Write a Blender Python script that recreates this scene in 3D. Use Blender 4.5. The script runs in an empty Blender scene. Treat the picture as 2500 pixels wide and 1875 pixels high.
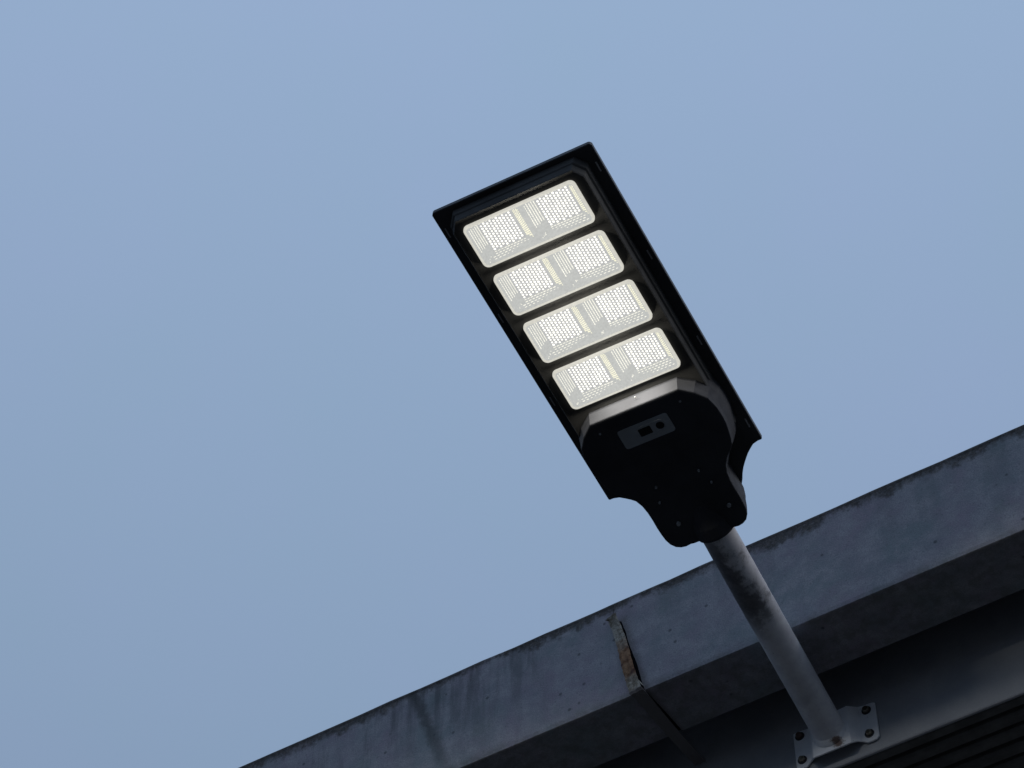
import bpy, bmesh, math, random
from mathutils import Vector, Matrix
random.seed(7)
S = bpy.context.scene
COL = S.collection

# ------------------------------------------------------------------ camera
EYE = 1.6
cd = bpy.data.cameras.new('camera'); cam = bpy.data.objects.new('camera', cd); COL.objects.link(cam)
Rv = Vector((0.85352, 0.521053, -0.002622)); Uv = Vector((0.403738, -0.658153, 0.635476)); Fv = Vector((-0.329391, 0.54345, 0.772116))
cam.matrix_world = Matrix(((Rv.x, Uv.x, -Fv.x, 0), (Rv.y, Uv.y, -Fv.y, 0), (Rv.z, Uv.z, -Fv.z, EYE), (0, 0, 0, 1)))
cd.sensor_width = 36; cd.lens = 36 * 6765.8 / 2500; cd.clip_start = .05; cd.clip_end = 5000
S.camera = cam

# ------------------------------------------------------------------ sky, sun, exposure (overcast dusk)
SUN_EL, SUN_AZ = math.radians(38), math.radians(78)       # azimuth clockwise from +Y
W = bpy.data.worlds.new('World'); S.world = W; W.use_nodes = True
wn = W.node_tree; wn.nodes.clear()
sky = wn.nodes.new('ShaderNodeTexSky'); sky.sky_type = 'NISHITA'; sky.sun_disc = False
sky.sun_elevation = SUN_EL; sky.sun_rotation = SUN_AZ
sky.air_density = 1.0; sky.dust_density = 3.0; sky.ozone_density = 2.0; sky.altitude = 0
# the clear-sky colour is mostly hidden by an even cloud layer whose luminance grows towards the zenith
cloud = wn.nodes.new('ShaderNodeMix'); cloud.data_type = 'RGBA'; cloud.inputs[0].default_value = .86
cn = wn.nodes.new('ShaderNodeTexNoise'); cn.inputs['Scale'].default_value = 9; cn.inputs['Detail'].default_value = 5
cr = wn.nodes.new('ShaderNodeMix'); cr.data_type = 'RGBA'; cr.inputs[6].default_value = (3.22, 4.70, 6.46, 1); cr.inputs[7].default_value = (3.52, 4.62, 7.00, 1)
wn.links.new(cn.outputs['Fac'], cr.inputs[0]); wn.links.new(cr.outputs[2], cloud.inputs[7])
geo = wn.nodes.new('ShaderNodeTexCoord'); sep = wn.nodes.new('ShaderNodeSeparateXYZ')
mx = wn.nodes.new('ShaderNodeMath'); mx.operation = 'MAXIMUM'; mx.inputs[1].default_value = 0
pw = wn.nodes.new('ShaderNodeMath'); pw.operation = 'POWER'; pw.inputs[1].default_value = 1.6
ma = wn.nodes.new('ShaderNodeMath'); ma.operation = 'MULTIPLY_ADD'; ma.inputs[1].default_value = .76; ma.inputs[2].default_value = .41
vm = wn.nodes.new('ShaderNodeVectorMath'); vm.operation = 'SCALE'
bg = wn.nodes.new('ShaderNodeBackground'); bg.inputs['Strength'].default_value = 0.10
wo = wn.nodes.new('ShaderNodeOutputWorld')
lk = wn.links.new
lk(sky.outputs[0], cloud.inputs[6]); lk(geo.outputs['Generated'], sep.inputs[0]); lk(geo.outputs['Generated'], cn.inputs['Vector']); lk(sep.outputs[2], mx.inputs[0]); lk(mx.outputs[0], pw.inputs[0]); lk(pw.outputs[0], ma.inputs[0])
lk(cloud.outputs[2], vm.inputs[0]); lk(ma.outputs[0], vm.inputs['Scale']); lk(vm.outputs[0], bg.inputs[0]); lk(bg.outputs[0], wo.inputs[0])

sd = bpy.data.lights.new('sun', 'SUN'); sd.energy = 0.75; sd.angle = math.radians(35); sd.color = (1, .97, .94)
sun = bpy.data.objects.new('sun', sd); COL.objects.link(sun)
sdir = Vector((math.sin(SUN_AZ) * math.cos(SUN_EL), math.cos(SUN_AZ) * math.cos(SUN_EL), math.sin(SUN_EL)))
sun.rotation_euler = sdir.to_track_quat('Z', 'Y').to_euler()

S.view_settings.view_transform = 'Standard'; S.view_settings.look = 'None'
S.view_settings.exposure = 0.0; S.view_settings.gamma = 1; S.view_settings.use_curve_mapping = False

# ------------------------------------------------------------------ node helpers
class NT:
    def __init__(s, name):
        s.m = bpy.data.materials.new(name); s.m.use_nodes = True; s.t = s.m.node_tree; s.t.nodes.clear()
        s.out = s.t.nodes.new('ShaderNodeOutputMaterial'); s.b = s.t.nodes.new('ShaderNodeBsdfPrincipled')
        s.t.links.new(s.b.outputs[0], s.out.inputs[0])
        s.tc = s.t.nodes.new('ShaderNodeTexCoord').outputs['Object']
    def set(s, inp, v):
        if hasattr(v, 'is_output') or isinstance(v, bpy.types.NodeSocket): s.t.links.new(v, inp)
        else: inp.default_value = v
    def P(s, **k):
        for a, v in k.items(): s.set(s.b.inputs[a.replace('_', ' ')], v)
        return s
    def math(s, op, a, b=0.0, c=None, clamp=False):
        n = s.t.nodes.new('ShaderNodeMath'); n.operation = op; n.use_clamp = clamp
        s.set(n.inputs[0], a); s.set(n.inputs[1], b)
        if c is not None: s.set(n.inputs[2], c)
        return n.outputs[0]
    def noise(s, scale=10, detail=4, rough=.55, vec=None, sx=(1, 1, 1), off=(0, 0, 0), dist=0):
        mp = s.t.nodes.new('ShaderNodeMapping'); s.t.links.new(vec or s.tc, mp.inputs[0])
        mp.inputs['Scale'].default_value = sx; mp.inputs['Location'].default_value = off
        n = s.t.nodes.new('ShaderNodeTexNoise'); s.t.links.new(mp.outputs[0], n.inputs['Vector'])
        n.inputs['Scale'].default_value = scale; n.inputs['Detail'].default_value = detail
        n.inputs['Roughness'].default_value = rough; n.inputs['Distortion'].default_value = dist
        return n.outputs['Fac']
    def voro(s, scale, off=(0, 0, 0)):
        mp = s.t.nodes.new('ShaderNodeMapping'); s.t.links.new(s.tc, mp.inputs[0]); mp.inputs['Location'].default_value = off
        n = s.t.nodes.new('ShaderNodeTexVoronoi'); s.t.links.new(mp.outputs[0], n.inputs['Vector']); n.inputs['Scale'].default_value = scale
        return n.outputs['Distance'], n.outputs['Color']
    def ramp(s, v, lo, hi, a=0.0, b=1.0):
        n = s.t.nodes.new('ShaderNodeMapRange'); n.clamp = True; n.interpolation_type = 'SMOOTHSTEP'
        s.set(n.inputs[0], v); n.inputs[1].default_value = lo; n.inputs[2].default_value = hi
        n.inputs[3].default_value = a; n.inputs[4].default_value = b
        return n.outputs[0]
    def mix(s, f, a, b, mode='MIX'):
        n = s.t.nodes.new('ShaderNodeMix'); n.data_type = 'RGBA'; n.blend_type = mode
        s.set(n.inputs[0], f); s.set(n.inputs[6], a if not isinstance(a, tuple) else (*a, 1)); s.set(n.inputs[7], b if not isinstance(b, tuple) else (*b, 1))
        return n.outputs[2]
    def xyz(s):
        n = s.t.nodes.new('ShaderNodeSeparateXYZ'); s.t.links.new(s.tc, n.inputs[0]); return n.outputs
    def bump(s, h, st=.3, d=.001):
        n = s.t.nodes.new('ShaderNodeBump'); n.inputs['Strength'].default_value = st; n.inputs['Distance'].default_value = d
        s.set(n.inputs['Height'], h); s.t.links.new(n.outputs[0], s.b.inputs['Normal'])

def plastic(name, c, rough=.5, spec=.4):
    n = NT(name); a = n.noise(60, 5); b = n.noise(9, 3, off=(3, 1, 2))
    dust = n.ramp(n.noise(900, 2, .6), .72, .8, 0, .35)
    base = n.mix(n.ramp(b, .35, .7), tuple(x * .75 for x in c), tuple(x * 1.25 for x in c))
    n.P(Base_Color=n.mix(dust, base, (.12, .12, .12)), Roughness=n.ramp(a, .3, .7, rough - .07, rough + .09), Specular_IOR_Level=spec)
    n.bump(n.noise(1500, 2), .25, .0004); return n.m

M = {}
M['black'] = plastic('black_plastic', (.045, .045, .048), .5, .35)
M['body'] = plastic('body_plastic', (.052, .051, .050), .7, .22)
M['cover'] = plastic('cover_plastic', (.046, .047, .054), .75, .2)
M['wall_facet'] = M['cover']
M['label'] = plastic('sensor_label_grey', (.30, .32, .34), .5, .4)
M['clip'] = plastic('clip_grey', (.42, .42, .42), .5, .4)
M['hole'] = plastic('sensor_black', (.012, .012, .013), .7, .2)

def gutter_mat():
    n = NT('weathered_gutter'); X, Y, Z = n.xyz()[0:3]
    big = n.noise(7, 4, .6); mid = n.noise(26, 5, .65, off=(5, 2, 1)); fine = n.noise(420, 3, .7); gr = n.noise(90, 4, .7, off=(1, 9, 4))
    col = n.mix(n.ramp(big, .35, .65), (.365, .305, .365), (.265, .31, .325))
    col = n.mix(n.ramp(mid, .38, .68), col, (.43, .415, .445))
    col = n.mix(n.ramp(n.noise(12, 4, .6, off=(8, 3, 3)), .55, .75, 0, .5), col, (.24, .30, .265))
    col = n.mix(n.ramp(n.noise(70, 5, .75, off=(2, 5, 3)), .45, .75, 0, .4), col, (.27, .27, .29))
    col = n.mix(n.ramp(fine, .35, .65, 0, .6), col, (.20, .205, .23))
    # run-off streaks below the top edge, heavier to the left
    st = n.noise(22, 4, .6, sx=(1, 1, .13), off=(2, 0, 0))
    left = n.ramp(X, .1, -.45, .25, 1.0)
    streak = n.math('MULTIPLY', n.math('MULTIPLY', n.ramp(st, .47, .64), n.ramp(Z, .02, .2, .15, .75)), left)
    col = n.mix(streak, col, (.085, .09, .10))
    # mould band along the top
    dz = n.math('SUBTRACT', .2165, Z)
    wv = n.math('ADD', n.math('MULTIPLY', n.noise(9, 5, .65, sx=(1, 1, .2), off=(1, 1, 1)), .10), n.math('MULTIPLY', n.noise(75, 4, .7, off=(4, 0, 2)), .045))
    wv = n.math('SUBTRACT', wv, .054)
    edge = n.math('SUBTRACT', wv, dz)
    mould = n.ramp(edge, -.010, .010, 0, .9)
    broken = n.ramp(n.noise(150, 5, .75, off=(7, 1, 0)), .26, .52, .35, 1)
    mcol = n.mix(n.ramp(n.noise(120, 4, .7), .4, .65), (.045, .042, .036), (.115, .095, .08))
    mcol = n.mix(n.ramp(n.noise(34, 3, .6, off=(3, 3, 9)), .6, .7, 0, .7), mcol, (.18, .155, .14))
    col = n.mix(n.math('MULTIPLY', mould, broken), col, mcol)
    # thin paler rolled lip showing through here and there
    lip = n.math('MULTIPLY', n.ramp(dz, .0045, .001), n.ramp(n.noise(18, 3, .6, off=(0, 4, 4)), .45, .6, 0, .6))
    col = n.mix(lip, col, (.20, .215, .225))
    # leaked dark run at an old patch
    xl = n.math('ADD', n.math('MULTIPLY', n.math('SUBTRACT', .18, Z), .328), -.412)
    xl = n.math('ADD', xl, n.math('MULTIPLY', n.math('SUBTRACT', n.noise(40, 5, .7), .5), .03))
    dx = n.math('ABSOLUTE', n.math('SUBTRACT', X, xl))
    wid = n.ramp(dx, .019, .001, 0, .72)
    col = n.mix(n.math('MULTIPLY', wid, n.ramp(Z, -.02, .14, .35, 1)), col, (.05, .052, .05))
    xs_ = n.math('ADD', n.math('MULTIPLY', Z, -.19), .004)
    ds = n.math('ABSOLUTE', n.math('SUBTRACT', X, n.math('ADD', xs_, n.math('MULTIPLY', n.math('SUBTRACT', n.noise(60, 4, .7, off=(3, 8, 1)), .5), .02))))
    run = n.math('MULTIPLY', n.ramp(ds, .016, .002, 0, .55), n.ramp(Z, .19, .165))
    col = n.mix(run, col, (.13, .115, .105))
    # specks and small rust freckles
    d, vc = n.voro(38); sp = n.math('MULTIPLY', n.ramp(d, .16, .07), n.ramp(vc, .72, .76))
    col = n.mix(n.math('MULTIPLY', sp, .6), col, (.04, .045, .05))
    d2, vc2 = n.voro(120, (3, 2, 1)); sp2 = n.math('MULTIPLY', n.ramp(d2, .3, .12), n.ramp(vc2, .68, .72))
    col = n.mix(n.math('MULTIPLY', sp2, .22), col, (.08, .085, .09))
    # lower edge grime
    low = n.math('MULTIPLY', n.ramp(Z, .022, 0), n.ramp(n.noise(45, 4, .7, off=(6, 6, 6)), .4, .65, 0, .6))
    col = n.mix(low, col, (.17, .17, .16))
    n.P(Base_Color=col, Roughness=.72, Specular_IOR_Level=.25)
    n.bump(n.math('ADD', n.math('MULTIPLY', gr, .6), n.math('MULTIPLY', n.math('ADD', mould, n.noise(300, 4, .7)), .6)), .6, .0012)
    return n.m
M['gutter'] = gutter_mat()

def fascia_mat():
    n = NT('fascia_grey_steel'); a = n.noise(14, 5, .6); f = n.noise(380, 3, .7)
    col = n.mix(n.ramp(a, .35, .68), (.32, .335, .37), (.39, .40, .425))
    col = n.mix(n.ramp(f, .4, .7, 0, .4), col, (.27, .275, .29))
    Z = n.xyz()[2]
    n.P(Base_Color=col, Roughness=.6, Specular_IOR_Level=.3); n.bump(n.noise(120, 4, .7), .4, .0008); return n.m
M['fascia'] = fascia_mat()

def rust_mat():
    n = NT('rusted_strap'); Z = n.xyz()[2]
    a = n.noise(70, 5, .7); b = n.noise(28, 4, .6, off=(2, 2, 2)); f = n.noise(500, 3, .7)
    rust = n.mix(n.ramp(a, .38, .62), (.15, .07, .035), (.35, .20, .11))
    rust = n.mix(n.ramp(n.noise(50, 3, .5, off=(9, 1, 1)), .56, .66), rust, (.10, .045, .035))
    pale = n.mix(n.ramp(a, .4, .6), (.26, .23, .18), (.56, .53, .46))
    ends = n.math('MAXIMUM', n.ramp(n.math('ADD', Z, n.math('MULTIPLY', b, .06)), .128, .163), n.ramp(n.math('ADD', Z, n.math('MULTIPLY', b, .04)), .058, .035))
    col = n.mix(ends, rust, pale)
    col = n.mix(n.ramp(f, .35, .7, 0, .5), col, (.12, .09, .075))
    col = n.mix(n.ramp(Z, .003, -.001), col, (.20, .185, .185))
    n.P(Base_Color=col, Roughness=.9, Specular_IOR_Level=.15); n.bump(n.math('ADD', a, n.noise(220, 5, .75)), .6, .0012); return n.m
M['rust'] = rust_mat()
M['sealant_light_stop'] = plastic('dark_sealant_light_stop', (.012, .012, .014), .85, .1)

def arm_mat():
    n = NT('painted_pipe'); a = n.noise(16, 6, .7, sx=(1, 1, 1), off=(.4, .1, .7)); b = n.noise(60, 5, .7, off=(1, 2, 3)); X, Y, Z = n.xyz()[0:3]
    # Y is the distance from the wall in this part's coordinates (negative outwards)
    col = n.mix(n.ramp(b, .35, .7), (.70, .69, .73), (.80, .80, .82))
    col = n.mix(n.ramp(n.noise(11, 4, .6, off=(5, 5, 5)), .45, .7, 0, .5), col, (.40, .40, .44))
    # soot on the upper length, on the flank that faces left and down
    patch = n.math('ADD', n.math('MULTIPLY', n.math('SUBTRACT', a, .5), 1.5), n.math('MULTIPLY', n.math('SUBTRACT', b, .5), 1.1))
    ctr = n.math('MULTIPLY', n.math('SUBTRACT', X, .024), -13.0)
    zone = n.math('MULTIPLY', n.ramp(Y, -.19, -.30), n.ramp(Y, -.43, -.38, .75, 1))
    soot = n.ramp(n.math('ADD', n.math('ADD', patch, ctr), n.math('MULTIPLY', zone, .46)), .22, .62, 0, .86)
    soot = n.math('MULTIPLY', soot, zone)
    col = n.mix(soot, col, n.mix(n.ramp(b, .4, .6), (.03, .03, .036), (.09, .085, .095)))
    col = n.mix(n.math('MULTIPLY', n.ramp(n.noise(130, 4, .7), .6, .72), .35), col, (.2, .19, .2))
    n.P(Base_Color=col, Roughness=.55, Specular_IOR_Level=.35); n.bump(n.noise(260, 4, .6), .35, .0006); return n.m
M['pipe'] = arm_mat()

def bracket_mat():
    n = NT('bracket_white_paint'); X, Y, Z = n.xyz()[0:3]
    b = n.noise(45, 5, .7)
    col = n.mix(n.ramp(b, .35, .7), (.74, .76, .80), (.82, .83, .86))
    # rust where the pipe meets the plate at the bottom
    dx = n.math('POWER', n.math('SUBTRACT', X, .012), 2.0); dz = n.math('POWER', n.math('SUBTRACT', Z, -.038), 2.0)
    r = n.math('SQRT', n.math('ADD', dx, dz))
    ru = n.ramp(n.math('ADD', r, n.math('MULTIPLY', n.math('SUBTRACT', n.noise(150, 4, .7), .5), .022)), .012, .004, 0, .9)
    col = n.mix(ru, col, (.10, .045, .025))
    col = n.mix(n.ramp(n.noise(110, 3, .7, off=(2, 1, 2)), .70, .76, 0, .8), col, (.06, .05, .05))
    n.P(Base_Color=col, Roughness=.5, Specular_IOR_Level=.4); n.bump(n.noise(300, 3), .3, .0005); return n.m
M['bracket'] = bracket_mat()

def metal(name, c, rough, met=1.0):
    n = NT(name); a = n.noise(200, 4, .7)
    n.P(Base_Color=n.mix(n.ramp(a, .35, .7), tuple(x * .5 for x in c), c), Metallic=met, Roughness=rough); n.bump(a, .4, .0005); return n.m
M['bolt'] = metal('bolt_zinc', (.42, .38, .30), .32)
M['washer'] = metal('washer_dark', (.10, .10, .11), .5)
M['boltrust'] = metal('bolt_rusty', (.17, .11, .09), .7, .3)

def lens_mat(name, base, emi, es, rough=.35):
    n = NT(name); a = n.noise(300, 3, .6)
    n.P(Base_Color=base, Roughness=rough, Specular_IOR_Level=0, Emission_Color=(*emi, 1),
        Emission_Strength=n.ramp(a, .3, .7, es * .93, es * 1.06)); return n.m
M['lens'] = lens_mat('lens_clear_plastic', (.003, .003, .003, 1), (.96, .98, .95), .54)
M['lens_floor'] = lens_mat('lens_floor_plastic', (.003, .003, .003, 1), (.96, .97, .98), .50)
M['lens_lit'] = lens_mat('lens_rim_lit', (.02, .02, .02, 1), (1, .98, .88), .63)
M['led'] = lens_mat('led_glow', (.01, .01, .01, 1), (1, .985, .89), 1.3)
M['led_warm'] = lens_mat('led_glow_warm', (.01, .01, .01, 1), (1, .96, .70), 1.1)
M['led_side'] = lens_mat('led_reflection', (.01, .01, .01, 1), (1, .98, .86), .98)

def soffit_mat():
    n = NT('dark_soffit'); a = n.noise(30, 5, .6)
    n.P(Base_Color=n.mix(n.ramp(a, .35, .7), (.11, .105, .10), (.17, .165, .16)), Roughness=.75); n.bump(n.noise(200, 4), .4, .001); return n.m
M['soffit'] = soffit_mat()
def simple(name, c1, c2, sc, rough=.9):
    n = NT(name); a = n.noise(sc, 6, .65); n.P(Base_Color=n.mix(n.ramp(a, .35, .68), c1, c2), Roughness=rough); n.bump(n.noise(sc * 20, 3), .4, .003); return n.m
M['wall'] = simple('wall_render', (.20, .19, .18), (.27, .26, .245), 3)
M['roof'] = simple('roof_metal', (.16, .17, .18), (.24, .25, .26), 5, .5)
M['ground'] = simple('ground_asphalt', (.028, .027, .026), (.044, .042, .040), 2)
M['solar'] = simple('solar_cells', (.01, .012, .03), (.012, .015, .04), 40, .15)

# ------------------------------------------------------------------ object helpers
def link(name, bm, mat, parent=None, recalc=True, smooth=False, mats=None):
    if recalc: bmesh.ops.recalc_face_normals(bm, faces=bm.faces)
    me = bpy.data.meshes.new(name); bm.to_mesh(me); bm.free()
    for m in (mats or [mat]): me.materials.append(m)
    if smooth:
        for p in me.polygons: p.use_smooth = True
    o = bpy.data.objects.new(name, me); COL.objects.link(o)
    if parent: o.parent = parent
    return o
def thing(name, label, cat, loc, group=None):
    o = bpy.data.objects.new(name, None); COL.objects.link(o); o.location = loc; o.empty_display_size = .1
    o['label'] = label; o['category'] = cat
    if group: o['group'] = group
    return o
def box(bm, x0, x1, y0, y1, z0, z1, f=lambda p: p):
    vs = [bm.verts.new(f(Vector((x, y, z)))) for x in (x0, x1) for y in (y0, y1) for z in (z0, z1)]
    for q in ((0, 1, 3, 2), (4, 6, 7, 5), (0, 4, 5, 1), (2, 3, 7, 6), (0, 2, 6, 4), (1, 5, 7, 3)): bm.faces.new([vs[i] for i in q])
def loft(bm, rings, cap0=True, cap1=True, mi=0):
    R_ = [[bm.verts.new(p) for p in r] for r in rings]; n = len(R_[0])
    for a, b in zip(R_, R_[1:]):
        for i in range(n):
            f = bm.faces.new((a[i], a[(i + 1) % n], b[(i + 1) % n], b[i])); f.material_index = mi
    if cap0: bm.faces.new(R_[0][::-1])
    if cap1: bm.faces.new(R_[-1])
    return R_
def bevel_edges(bm, w, seg=2, ang=.5):
    bmesh.ops.recalc_face_normals(bm, faces=bm.faces)
    es = [e for e in bm.edges if len(e.link_faces) == 2 and e.calc_face_angle(0) > ang]
    bmesh.ops.bevel(bm, geom=es, offset=w, segments=seg, profile=.7, affect='EDGES', clamp_overlap=True)
def rrect(u0, u1, v0, v1, r, n=5):
    out = []
    for cx, cy, a0 in ((u1 - r, v1 - r, 0), (u0 + r, v1 - r, 90), (u0 + r, v0 + r, 180), (u1 - r, v0 + r, 270)):
        for i in range(n + 1):
            a = math.radians(a0 + 90 * i / n); out.append((cx + r * math.cos(a), cy + r * math.sin(a)))
    return out
def rrect4(u0, u1, v0, v1, rs, n=5):
    out = []
    for cx, cy, sx, sy, a0, r in ((u1, v1, -1, -1, 0, rs[0]), (u0, v1, 1, -1, 90, rs[1]), (u0, v0, 1, 1, 180, rs[2]), (u1, v0, -1, 1, 270, rs[3])):
        for i in range(n + 1):
            a = math.radians(a0 + 90 * i / n); out.append((cx + sx * r + r * math.cos(a), cy + sy * r + r * math.sin(a)))
    return out
def cyl(bm, p0, p1, r, n=24, r1=None, cap=True):
    p0, p1 = Vector(p0), Vector(p1); d = (p1 - p0).normalized(); a = d.orthogonal().normalized(); b = d.cross(a)
    r1 = r if r1 is None else r1
    rg = [[p + (a * math.cos(t) + b * math.sin(t)) * rr for t in [2 * math.pi * i / n for i in range(n)]] for p, rr in ((p0, r), (p1, r1))]
    return loft(bm, rg, cap, cap)

# ------------------------------------------------------------------ the setting: ground
bm = bmesh.new(); box(bm, -1500, 1500, -1500, 1500, -.3, 0)
g = link('ground', bm, M['ground']); g['kind'] = 'structure'

# ------------------------------------------------------------------ the building under the eave
GY, GB, GH, GW = 2.7405, 3.0008 + EYE, .2153, .1128      # gutter front plane, underside height, height, depth
FY, FZ = 2.9315, 2.8831 + EYE                            # fascia plane, its lower edge
X0, X1 = -5.2, 2.6
bld = thing('building', 'dark building eave with a grey fascia board and ribbed soffit behind the gutter', 'building', (-1.2, 3.4, 0))
BL = Vector((-1.2, 3.4, 0))
loc = lambda p: Vector(p) - BL
bm = bmesh.new(); box(bm, X0 + .2, X1 - .2, 3.42, 7.5, 0, FZ + .1, loc); link('wall', bm, M['wall'], bld)
# fascia: C-shaped steel, front face with small return lip at the bottom
bm = bmesh.new()
prof = [(FY, FZ + .33), (FY, FZ + .003), (FY + .0012, FZ + .0008), (FY + .003, FZ), (FY + .005, FZ), (FY + .0051, FZ + .003), (FY + .005, FZ + .004), (FY + .005, FZ + .33)]
xs = [X0 + (X1 - X0) * i / 60 for i in range(61)]
loft(bm, [[loc((x, y + .0006 * math.sin(x * 3.1 + z * 9), z + .0008 * math.sin(x * 2.3))) for y, z in prof] for x in xs])
link('fascia_board', bm, M['fascia'], bld)
# soffit of narrow ribbed slats running along the eave
y = FY + .0065
for i in range(16):
    bm = bmesh.new(); w = .0315
    pr = [(y + .0015, FZ + .022), (y + .002, FZ + .0085), (y + .006, FZ + .0045), (y + w - .010, FZ + .005), (y + w - .005, FZ + .010), (y + w - .0045, FZ + .022)]
    j = random.uniform(-.0008, .0008)
    loft(bm, [[loc((x, yy, zz + j + .0006 * math.sin(x * 4 + i))) for yy, zz in pr] for x in (X0, -3, -1.5, -.8, 0, X1)])
    link('soffit_slat', bm, M['soffit'], bld); y += w
bm = bmesh.new(); box(bm, X0, X1, FY + .0070, 3.43, FZ + .0225, FZ + .04, loc); link('soffit_backing', bm, M['soffit'], bld)
bm = bmesh.new()
pts = []
nx = 160
def rz(x): return .014 * (1 if (x / .19) % 1 < .22 else 0)
for k in range(nx + 1):
    x = X0 - .05 + (X1 - X0 + .1) * k / nx
    h = .012 * max(0, math.sin(2 * math.pi * k / 8)) ** 2
    pts.append([loc((x, 2.80, GB + .235 + h)), loc((x, 7.6, GB + 1.0 + h)), loc((x, 7.6, GB + .98 + h)), loc((x, 2.80, GB + .215 + h))])
loft(bm, pts); link('roof_sheet', bm, M['roof'], bld)

# ------------------------------------------------------------------ gutter: two box sections, a rusty strap over the joint
GR = Vector((-1.43, GY, GB))
gut = thing('roof_gutter', 'long grey box gutter with mouldy top edge, running along the eave behind the lamp arm', 'gutter', GR)
def xleft(z): return -.016 - .113 * 0 + (-.0) + (-.024 + .0) * (z / .173) if z > 0 else -.016
# strap edges in gutter coordinates (x relative to GR)
def strap_l(z): t = max(0, min(1, z / .173)); return -.0175 - .0295 * t
def strap_r(z): t = max(0, min(1, z / .173)); return .0045 - .0355 * t
jag = [random.uniform(0, 1) for _ in range(60)]
def gap(z):
    if z > .176: return .0006
    t = z / .173; k = jag[int(z * 150) % 60]
    base = .0022 + .004 * math.exp(-((t - .36) / .13) ** 2) + .0025 * math.exp(-((t - .82) / .06) ** 2)
    return base + .0012 * k
zr = [i / 26 * .209 for i in range(27)]
def gutter_section(side):
    bm = bmesh.new()
    prof = [(GW, .205), (GW, .10), (GW, .003), (GW - .003, 0), (GW * .5, -.0006), (.003, 0), (.0008, .0008)] + [(0, z) for z in zr[1:]] + [(-.0006, .2115), (-.0010, .2140), (.0002, .2165), (.003, .2172), (.009, .2155)]
    if side < 0: base = [X0 - GR.x + i * .06 for i in range(int((GR.x - .03 - X0) / .06))]; base = [b for b in base if b < -.09] + [-.075, None]
    else: base = [None, .035] + [.06 + i * .06 for i in range(int((X1 - GR.x) / .06))]
    rings = []
    rnd = random.Random(3 + side)
    for bx_ in base:
        r = []; jz = rnd.uniform(-.0007, .0007); jy = rnd.uniform(-.0005, .0005)
        for (yy, zz) in prof:
            if bx_ is None:
                z = max(zz, 0)
                if yy > .004: z = 0
                x = (strap_r(z) - .012) if side < 0 else (strap_r(z) + .5 * gap(z) if z <= .176 else strap_r(z) - .0112)
                if yy > .004: x = (.0080 + .0030 * yy / GW) if side > 0 else (-.006)
                x_ = x
                r.append(Vector((x_, yy, zz)))
            else:
                top = 1 if zz > .2 and yy < .05 else 0
                r.append(Vector((bx_, yy + jy * (1 if 0.01 < zz < .2 and yy < .01 else 0), zz + (jz * 1.4 if top else 0))))
        rings.append(r)
    V = [[bm.verts.new(p) for p in r] for r in rings]
    for a, b in zip(V, V[1:]):
        for i in range(len(a) - 1): bm.faces.new((a[i], a[i + 1], b[i + 1], b[i]))
    o = link('gutter_section', bm, M['gutter'], gut, recalc=True)
    md = o.modifiers.new('thick', 'SOLIDIFY'); md.thickness = .0022; md.offset = -1
    return o
gs = gutter_section(-1)
gutter_section(1)
# old dark jointing strip behind the strap (seen through the ragged gap), with an added light stop below
bm = bmesh.new()
def sw(p): return p
rg = []
for z in [i / 12 * .2 for i in range(13)]:
    rg.append([Vector((strap_r(z) - .016, .0035, z)), Vector((strap_r(z) + .018, .0035, z)), Vector((strap_r(z) + .018, .0055, z)), Vector((strap_r(z) - .016, .0055, z))])
loft(bm, rg)
loft(bm, [[Vector((-.010, y_, .0032)), Vector((.030, y_, .0032)), Vector((.030, y_, .0055)), Vector((-.010, y_, .0055))] for y_ in (.006, .05, GW - .003)])  # strip added inside the bottom to block sky light through the gap
link('joint_sealant_light_stop', bm, M['sealant_light_stop'], gut)
# strap: down the front, round the corner, under the gutter, back to the fascia
bm = bmesh.new()
rnd = random.Random(12)
path = []
NZ = 30
for i in range(NZ + 1):
    z = .1745 * (1 - i / NZ); t = z / .173
    lift = .004 + .006 * max(0, t - .9) / .1 * 1 + .0025 * math.sin(t * 7)
    rl = rnd.uniform(-.0007, .0007); rr = rnd.uniform(-.0005, .0005)
    if i == 0: rl = -.003; 
    dl = 0.0016 * math.sin(t * 11)
    path.append((Vector((strap_l(z) + rl, -lift - .001 + dl * .3, z + (-.004 if i == 0 else 0))), Vector((strap_r(z) + rr, -lift - .003 - .002 * math.sin(t * 5 + 1), z + (.002 if i == 0 else 0)))))
path.append((Vector((-.0165, -.0035, -.0035)), Vector((.0065, -.005, -.003))))
for i in range(9):
    t = i / 8; yy = .004 + t * .182
    path.append((Vector((-.0135 + .006 * t, yy, -.0042 - .0035 * math.sin(t * 3.1))), Vector((.0072 + .0035 * t, yy, -.0042 - .003 * math.sin(t * 3.1)))))
A_ = [[bm.verts.new(a.lerp(b, k / 4) + Vector((0, (-.0012 if k in (1, 3) else 0) + rnd.uniform(-.0005, .0005), 0))) for k in range(5)] for a, b in path]
for a, b in zip(A_, A_[1:]):
    for k in range(4): bm.faces.new((a[k], a[k + 1], b[k + 1], b[k]))
o = link('joint_strap', bm, M['rust'], gut); o['label'] = 'rusty brown joint strap peeling off the gutter front'
md = o.modifiers.new('thick', 'SOLIDIFY'); md.thickness = .002; md.offset = 0
# a thin curled splinter of the strap at its foot
bm = bmesh.new()
pp = [Vector((-.002, -.0075, .020)), Vector((.002, -.009, .013)), Vector((.0065, -.010, .004)), Vector((.0125, -.0095, -.0065))]
for a, b, r0, r1 in zip(pp, pp[1:], (.0008, .0010, .0008), (.0010, .0008, .0003)): cyl(bm, a, b, r0, 6, r1)
link('strap_splinter', bm, M['rust'], gut)

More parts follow.
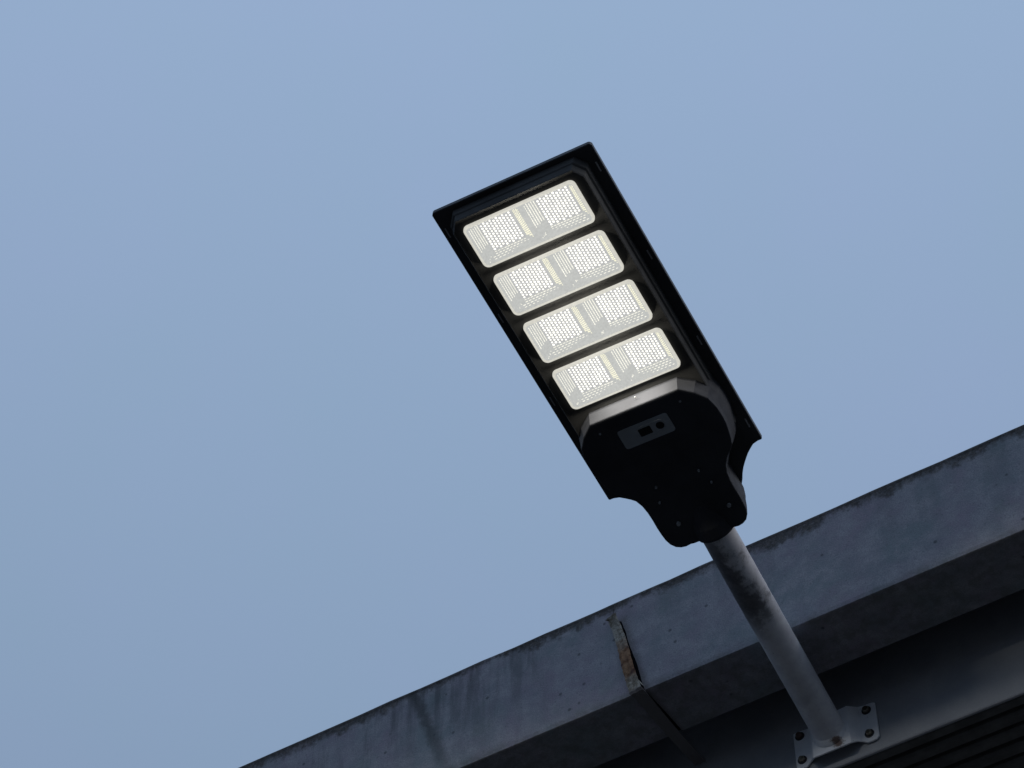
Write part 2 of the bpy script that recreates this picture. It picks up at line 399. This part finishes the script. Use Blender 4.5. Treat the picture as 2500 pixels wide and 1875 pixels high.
# ------------------------------------------------------------------ street lamp
O = Vector((-1.174573, 2.425795, 3.06087 + EYE))
A = Vector((0.049386, -0.989988, 0.132229)); U = Vector((0.998774, 0.049388, -0.00327)); N = Vector((0.003294, -0.132228, -0.991214))
ROOT = Vector((-1.1969, FY, 2.9430 + EYE))
lamp = thing('street_lamp', 'lit black solar street lamp on a grey pipe arm bolted under the gutter', 'street lamp', ROOT)
def L(u, v, n): return O + U * u + A * v + N * n - ROOT

# solar panel frame (thin plate with a concave skirt at the arm end)
half = [(.1255, .0005), (.1240, -.0012), (.1180, -.0012), (.1095, -.0035), (.1030, -.0085), (.0960, -.0145), (.0905, -.0205), (.0845, -.0275), (.0790, -.0345), (.0730, -.0440), (.0690, -.0520), (.0640, -.0600), (.0500, -.0640)]
out = half + [(-u, v) for u, v in reversed(half)]
top = [(-.1255, .002), (-.1255, .537), (-.1235, .5398), (-.121, .5408), (.121, .5408), (.1235, .5398), (.1255, .537)]
outl = [(u, v) for u, v in out] + top[1:]
bm = bmesh.new()
def scl(k): return [(u * (1 - k / .125), v - k * (1 if v > .3 else -1 if v < 0 else 0)) for u, v in outl]
loft(bm, [[L(u, v, n) for u, v in scl(k)] for n, k in ((-.0085, .0012), (-.0075, 0), (-.001, 0), (0, .0012))])
link('panel_frame', bm, M['black'], lamp)
bm = bmesh.new(); loft(bm, [[L(u, v, n) for u, v in rrect(-.119, .119, .006, .534, .002, 2)] for n in (-.0086, -.0105)]); link('solar_panel', bm, M['solar'], lamp)
# frame clips along both long rims
for s in (1, -1):
    for v in (.5047, .349, .192, .035):
        bm = bmesh.new(); box(bm, .1185 * s - .0009, .1185 * s + .0009, v - .0085, v + .0075, -.0004, .0014, lambda p: L(p.x, p.y, p.z))
        link('frame_clip', bm, M['clip'], lamp)

# lamp body: two-tier chamfered tray with four openings for the lens modules
def oct_(hw, v0, v1, cu, cv): return [(hw, v0), (hw, v1 - cv), (hw - cu, v1), (-hw + cu, v1), (-hw, v1 - cv), (-hw, v0)]
ROWS = [(.445, .517), (.3575, .4295), (.2695, .3415), (.1815, .2535)]
bm = bmesh.new()
rings = [[L(u, v, n) for u, v in oct_(.102 + k, .05, .5285 + k * .6, .0115 + k * .3, .017)] for n, k in ((-.0005, .0065), (.010, .0055), (.0135, .0045), (.0155, .0020), (.0275, .0012), (.030, 0))]
R_ = loft(bm, rings, True, False)
loops = [R_[-1]]
for v0, v1 in ROWS: loops.append([bm.verts.new(L(u, v, .030)) for u, v in rrect(-.0855, .0855, v0 + .0015, v1 - .0015, .008, 4)])
es = []
for lp in loops:
    for i in range(len(lp)):
        a, b = lp[i], lp[(i + 1) % len(lp)]
        es.append(bm.edges.get((a, b)) or bm.edges.new((a, b)))
bmesh.ops.triangle_fill(bm, edges=es, use_beauty=True)
link('lamp_body', bm, M['body'], lamp)

# lens modules
def lens_module(v0, v1, idx):
    bm = bmesh.new(); rim = .0345; fl = .0145
    uo = .0872
    outer = rrect(-uo, uo, v0, v1, .0085, 5); outer2 = rrect(-uo + .001, uo - .001, v0 + .001, v1 - .001, .0078, 5)
    inner = rrect(-uo + .0038, uo - .0038, v0 + .0038, v1 - .0038, .006, 5)
    V = [[bm.verts.new(L(u, v, n)) for u, v in lp] for lp, n in ((outer, .0285), (outer, rim - .001), (outer2, rim), (inner, rim - .0003))]
    n_ = len(outer)
    for a, b in zip(V, V[1:]):
        for i in range(n_):
            f = bm.faces.new((a[i], a[(i + 1) % n_], b[(i + 1) % n_], b[i])); f.material_index = 1
    # ridge between the two cells
    rn = .0305
    cells = []
    for s in (-1, 1):
        ua, ub = (-uo + .0038, -.0022) if s < 0 else (.0022, uo - .0038)
        mouth = rrect4(ua, ub, v0 + .0038, v1 - .0038, (.0006, .006, .006, .0006) if s < 0 else (.006, .0006, .0006, .006), 5)
        fu0, fu1 = (-.0705, -.0188) if s < 0 else (.0188, .0705)
        floor = rrect(fu0, fu1, v0 + .0125, v1 - .0135, .0018, 5)
        mid = [((a[0] + b[0]) / 2, (a[1] + b[1]) / 2) for a, b in zip(mouth, floor)]
        lipn = [rim - .0004 if abs(u) > .006 or abs(v - v0 - .0038) < 1e-4 or abs(v - v1 + .0038) < 1e-4 else rn for u, v in mouth]
        m = [bm.verts.new(L(u, v, k)) for (u, v), k in zip(mouth, lipn)]
        f_ = [bm.verts.new(L(u, v, fl)) for u, v in floor]
        for i in range(len(m)): bm.faces.new((m[i], m[(i + 1) % len(m)], f_[(i + 1) % len(m)], f_[i]))
        bm.faces.new(f_).material_index = 2
        cells.append((ua, ub, fu0, fu1))
    # ridge top
    rt = [bm.verts.new(L(u, v, rn)) for u, v in ((-.0030, v0 + .0038), (.0030, v0 + .0038), (.0030, v1 - .0038), (-.0030, v1 - .0038))]
    bm.faces.new(rt)
    for ve in (v0 + .0037, v1 - .0037): bm.faces.new([bm.verts.new(L(u, ve, n)) for u, n in ((-.0032, rn - .0004), (.0032, rn - .0004), (.0032, rim - .0003), (-.0032, rim - .0003))])
    mod = link('lens_module', bm, None, lamp, mats=[M['lens'], M['lens_lit'], M['lens_floor']], recalc=False)
    # dots: floor lenses, wall reflections, warm side strips
    rnd = random.Random(20 + idx)
    bmA, bmB, bmC = bmesh.new(), bmesh.new(), bmesh.new()
    def dot(bm_, c, a, b, ra, rb, h, seg=8):
        nn = a.cross(b).normalized()
        if nn.dot(N) < 0: nn = -nn
        ring = [bm_.verts.new(c + nn * .0003 + a * (ra * math.cos(2 * math.pi * i / seg)) + b * (rb * math.sin(2 * math.pi * i / seg))) for i in range(seg)]
        ring2 = [bm_.verts.new(c + nn * h + a * (.6 * ra * math.cos(2 * math.pi * i / seg)) + b * (.6 * rb * math.sin(2 * math.pi * i / seg))) for i in range(seg)]
        for i in range(seg): bm_.faces.new((ring[i], ring[(i + 1) % seg], ring2[(i + 1) % seg], ring2[i]))
        bm_.faces.new(ring2)
    f0, f1 = v0 + .0125, v1 - .0135
    for ua, ub, fu0, fu1 in cells:
        NC = 10; pu = (fu1 - fu0 - .002) / NC; NR = 10; pv = (f1 - f0 - .001) / (NR + .0)
        for i in range(NC):
            for j in range(NR):
                u = fu0 + .001 + (i + .5) * pu; v = f0 + .0005 + (j + .5) * pv + (pv * .25 if i % 2 else -pv * .25)
                k = rnd.uniform(.84, 1.08)
                dot(bmA, L(u, v, fl), U, A, pu * .38 * k, pv * .41 * k, .0009)
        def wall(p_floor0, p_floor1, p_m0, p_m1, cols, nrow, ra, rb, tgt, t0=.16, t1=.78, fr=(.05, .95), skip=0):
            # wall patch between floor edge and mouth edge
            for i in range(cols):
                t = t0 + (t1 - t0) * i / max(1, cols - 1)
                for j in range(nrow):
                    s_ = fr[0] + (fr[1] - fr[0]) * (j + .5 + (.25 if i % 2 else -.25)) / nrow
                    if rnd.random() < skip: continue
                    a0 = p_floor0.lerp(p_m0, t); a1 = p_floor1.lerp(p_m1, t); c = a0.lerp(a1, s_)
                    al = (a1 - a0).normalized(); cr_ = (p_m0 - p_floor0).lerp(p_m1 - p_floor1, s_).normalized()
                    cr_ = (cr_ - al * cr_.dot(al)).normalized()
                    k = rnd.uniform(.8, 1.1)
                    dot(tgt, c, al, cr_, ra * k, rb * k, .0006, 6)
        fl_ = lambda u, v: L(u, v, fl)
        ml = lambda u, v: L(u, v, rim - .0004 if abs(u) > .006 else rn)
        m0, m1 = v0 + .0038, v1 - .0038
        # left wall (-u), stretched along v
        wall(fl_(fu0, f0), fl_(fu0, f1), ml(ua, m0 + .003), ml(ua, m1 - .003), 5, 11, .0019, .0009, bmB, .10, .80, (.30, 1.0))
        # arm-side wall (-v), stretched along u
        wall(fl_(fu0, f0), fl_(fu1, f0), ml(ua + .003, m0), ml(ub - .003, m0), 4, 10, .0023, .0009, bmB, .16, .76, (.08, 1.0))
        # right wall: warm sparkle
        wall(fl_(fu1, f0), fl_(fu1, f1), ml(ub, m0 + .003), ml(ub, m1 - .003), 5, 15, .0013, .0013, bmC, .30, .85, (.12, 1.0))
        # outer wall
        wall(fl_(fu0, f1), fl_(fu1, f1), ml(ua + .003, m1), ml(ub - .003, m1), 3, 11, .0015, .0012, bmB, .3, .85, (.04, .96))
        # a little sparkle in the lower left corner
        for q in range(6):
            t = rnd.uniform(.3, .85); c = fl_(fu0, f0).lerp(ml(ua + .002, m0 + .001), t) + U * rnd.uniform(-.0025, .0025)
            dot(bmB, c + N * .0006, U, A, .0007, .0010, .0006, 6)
    for nm, b_, m_ in (('lens_dot', bmA, 'led'), ('lens_reflection', bmB, 'led_side'), ('lens_sparkle', bmC, 'led_warm')):
        o = link(nm, b_, M[m_], mod, recalc=False); o['kind'] = 'stuff'
    # the light the LEDs of the two cells throw out
    for s in (-1, 1):
        ld = bpy.data.lights.new('led_light', 'POINT'); ld.energy = LED_W; ld.color = (1, .96, .84); ld.shadow_soft_size = .009
        lo = bpy.data.objects.new('led_light', ld); COL.objects.link(lo); lo.parent = mod; lo.location = L(.026 * s, (f0 + f1) / 2, .045)
LED_W = .46
for i, (v0, v1) in enumerate(ROWS): lens_module(v0, v1, i)

# rear cover: rounded shell, flat strip towards the modules, neck with two lobes
hc = [(.070, .163), (.0885, .147), (.1015, .1295), (.1060, .110), (.1068, .092), (.1058, .077), (.1015, .055), (.0975, .0415), (.0905, .0325), (.0810, .0235), (.0735, .0120), (.0690, -.001), (.0672, -.015), (.0668, -.030), (.0672, -.045), (.0668, -.058), (.0658, -.070), (.0630, -.0800), (.0575, -.0880), (.0505, -.0920), (.0430, -.0935), (.0350, -.0925), (.0290, -.0935)]
contour = hc + [(-u, v) for u, v in reversed(hc)]
def offs(k):
    pts = contour; n = len(pts); o_ = []
    for i, (u, v) in enumerate(pts):
        a, b = pts[i - 1], pts[(i + 1) % n]; t = Vector((b[0] - a[0], b[1] - a[1])).normalized(); nn = Vector((t.y, -t.x))
        if nn.dot(Vector((u, v - .04))) < 0: nn = -nn
        o_.append((u + nn.x * k, v + nn.y * k))
    return o_
def fn(u, v, k):
    # face height falls slightly towards the neck
    return k
bm = bmesh.new()
rings = []
for n, k in ((-.004, .0090), (.003, .0068), (.012, .0068), (.026, .0052), (.043, .0014), (.0530, 0.0), (.0545, -.0004), (.0553, -.0016), (.0556, -.0040)):
    ring = []
    for (u, v), (cu, cv) in zip(offs(k), contour):
        nn = n
        t = min(1, max(0, (cv - .02) / .14))
        kk = 1 if cv > .1 else .45 + .55 * max(0, (cv + .02) / .12) if cv > -.02 else .45
        bu, bv = cu, cv
        if k > 0:                                        # flare only where the shell is wide; neck stays plump
            if cv < .0: u_, v_ = bu + (u - bu) * (-.15 if n > .02 else -.35), bv + (v - bv) * -.2
            else: u_, v_ = bu + (u - bu) * (1.3 if abs(cu) < .1 and cv > .12 else .8), bv + (v - bv) * .9
        else: u_, v_ = u, v
        nn = nn - (.004 * (1 - t) if n > .03 else 0)
        ring.append(L(u_, v_, nn))
    rings.append(ring)
loft(bm, rings, True, True)
link('rear_cover', bm, M['cover'], lamp)
# arm and its socket
PT = Vector((-1.1736, 2.5137, 3.0118 + EYE)) - ROOT; PB = Vector((-1.196338, 2.905, 2.934273 + EYE)) - ROOT
ax = (PB - PT).normalized()
bm = bmesh.new()
p = [(PT - ax * .085, .010), (PT - ax * .020, .0300), (PT - ax * .004, .0312), (PT + ax * .001, .0300), (PT + ax * .0015, .0265)]
a_ = ax.orthogonal().normalized(); b_ = ax.cross(a_)
loft(bm, [[c + (a_ * math.cos(t) + b_ * math.sin(t)) * r for t in [2 * math.pi * i / 40 for i in range(40)]] for c, r in p])
link('arm_socket', bm, M['cover'], lamp, smooth=False)

bm = bmesh.new()
steps = 40; end = PB + ax * .016
rg = []
for i in range(steps + 1):
    c = (PT - ax * .010).lerp(end, i / steps)
    rg.append([c + (a_ * math.cos(t) + b_ * math.sin(t)) * (.0258 + .0001 * math.sin(i * 1.7)) for t in [2 * math.pi * k / 48 for k in range(48)]])
loft(bm, rg); arm = link('arm', bm, M['pipe'], lamp, smooth=True)

# sensor window on the cover
fz = .0560
bm = bmesh.new(); loft(bm, [[L(u, v, n) for u, v in rrect(-.0415 + k, .0375 - k, .101 + k, .1345 - k, .004, 3)] for n, k in ((.0535, 0), (.0558, 0), (.0560, .0005))])
sens = link('sensor_window', bm, M['label'], lamp)
bm = bmesh.new(); loft(bm, [[L(u, v, n) for u, v in rrect(-.0125, .0065, .1120, .1250, .0012, 2)] for n in (.0556, .0563)]); link('sensor_chip', bm, M['hole'], sens)
bm = bmesh.new(); c0 = L(.0205, .1185, .0555); cyl(bm, c0, c0 + N * .0012, .0066, 20, .0058); link('sensor_eye', bm, M['hole'], sens)
bm = bmesh.new(); 
o1 = rrect(-.0165, .0300, .1085, .1285, .0095, 6); o2 = rrect(-.0155, .0290, .1095, .1275, .0086, 6)
V1 = [[bm.verts.new(L(u, v, n)) for u, v in lp] for lp, n in ((o1, .0559), (o1, .0565), (o2, .0565), (o2, .0559))]
for a, b in zip(V1, V1[1:]):
    for i in range(len(o1)): bm.faces.new((a[i], a[(i + 1) % len(o1)], b[(i + 1) % len(o1)], b[i]))
link('sensor_bezel', bm, M['label'], sens)

# cover screws and clamp bolts
for u, v, r in ((-.064, .142, .0022), (.064, .142, .0022), (.0345, .0225, .0020), (-.0345, .0225, .0020), (.042, -.004, .0018), (-.042, -.004, .0018), (.047, -.052, .0034), (-.034, -.050, .0034)):
    bm = bmesh.new(); n0 = .0500
    cyl(bm, L(u, v, n0), L(u, v, .0535 + (.0018 if v < .1 else .0023)), r, 12, r * .85); link('cover_screw', bm, M['label'], lamp)
bm = bmesh.new(); cyl(bm, L(.006, .170, .043), L(.006, .1665, .0425), .0009, 8); link('strip_pin', bm, M['clip'], lamp)

# wall bracket: bent plate, flanges on the fascia, raised centre carrying the pipe
bx = lambda x: x + 1.1969
zc = 0.0
bm = bmesh.new()
YF = -.0022; YR = -.0205
cols = [(-1.2655, YF, .0345, -.0395), (-1.2635, YF, .0355, -.0415), (-1.2480, YF, .0352, -.0415), (-1.2400, YF, .0345, -.0330), (-1.2345, YR * .5, .0290, -.0385), (-1.2280, YR, .0240, -.0470), (-1.2000, YR, .0260, -.0470), (-1.1780, YR, .0290, -.0470), (-1.1640, YR, .0300, -.0465), (-1.1580, YR * .5, .0340, -.0385), (-1.1520, YF, .0370, -.0360), (-1.1450, YF, .0355, -.0415), (-1.1350, YF, .0352, -.0420), (-1.1290, YF, .0345, -.0410), (-1.1245, YF, .0325, -.0365)]
t = .0035; rings = []
for x, yv, zt, zb in cols:
    zb = zb; rings.append([Vector((bx(x), yv, zb)), Vector((bx(x), yv, zt)), Vector((bx(x), yv - t, zt)), Vector((bx(x), yv - t, zb))])
loft(bm, rings); bevel_edges(bm, .0007, 1, .9)
br = link('wall_bracket', bm, M['bracket'], lamp)
bm = bmesh.new()                                          # weld collar
c = end - ax * .0155
rg = [[c + ax * d + (a_ * math.cos(t) + b_ * math.sin(t)) * r for t in [2 * math.pi * k / 32 for k in range(32)]] for d, r in ((-.004, .0258), (-.001, .0272), (.004, .0290), (.008, .0290))]
loft(bm, rg); link('weld_bead', bm, M['bracket'], br)
for i, (x, z) in enumerate(((-1.2543, .0244), (-1.2543, -.0250), (-1.1395, .0222), (-1.1395, -.0262))):
    bm = bmesh.new(); y0 = YF - t
    cyl(bm, (bx(x), y0 + .001, z), (bx(x), y0 - .0016, z), .0080, 24, .0077); w_ = link('bolt_washer', bm, M['washer'], br)
    bm = bmesh.new(); cyl(bm, (bx(x), y0 - .001, z), (bx(x), y0 - .0065, z), .0056, 6 if i % 2 else 20, .0045); link('bolt_head', bm, M['bolt'] if i != 0 else M['boltrust'], br)
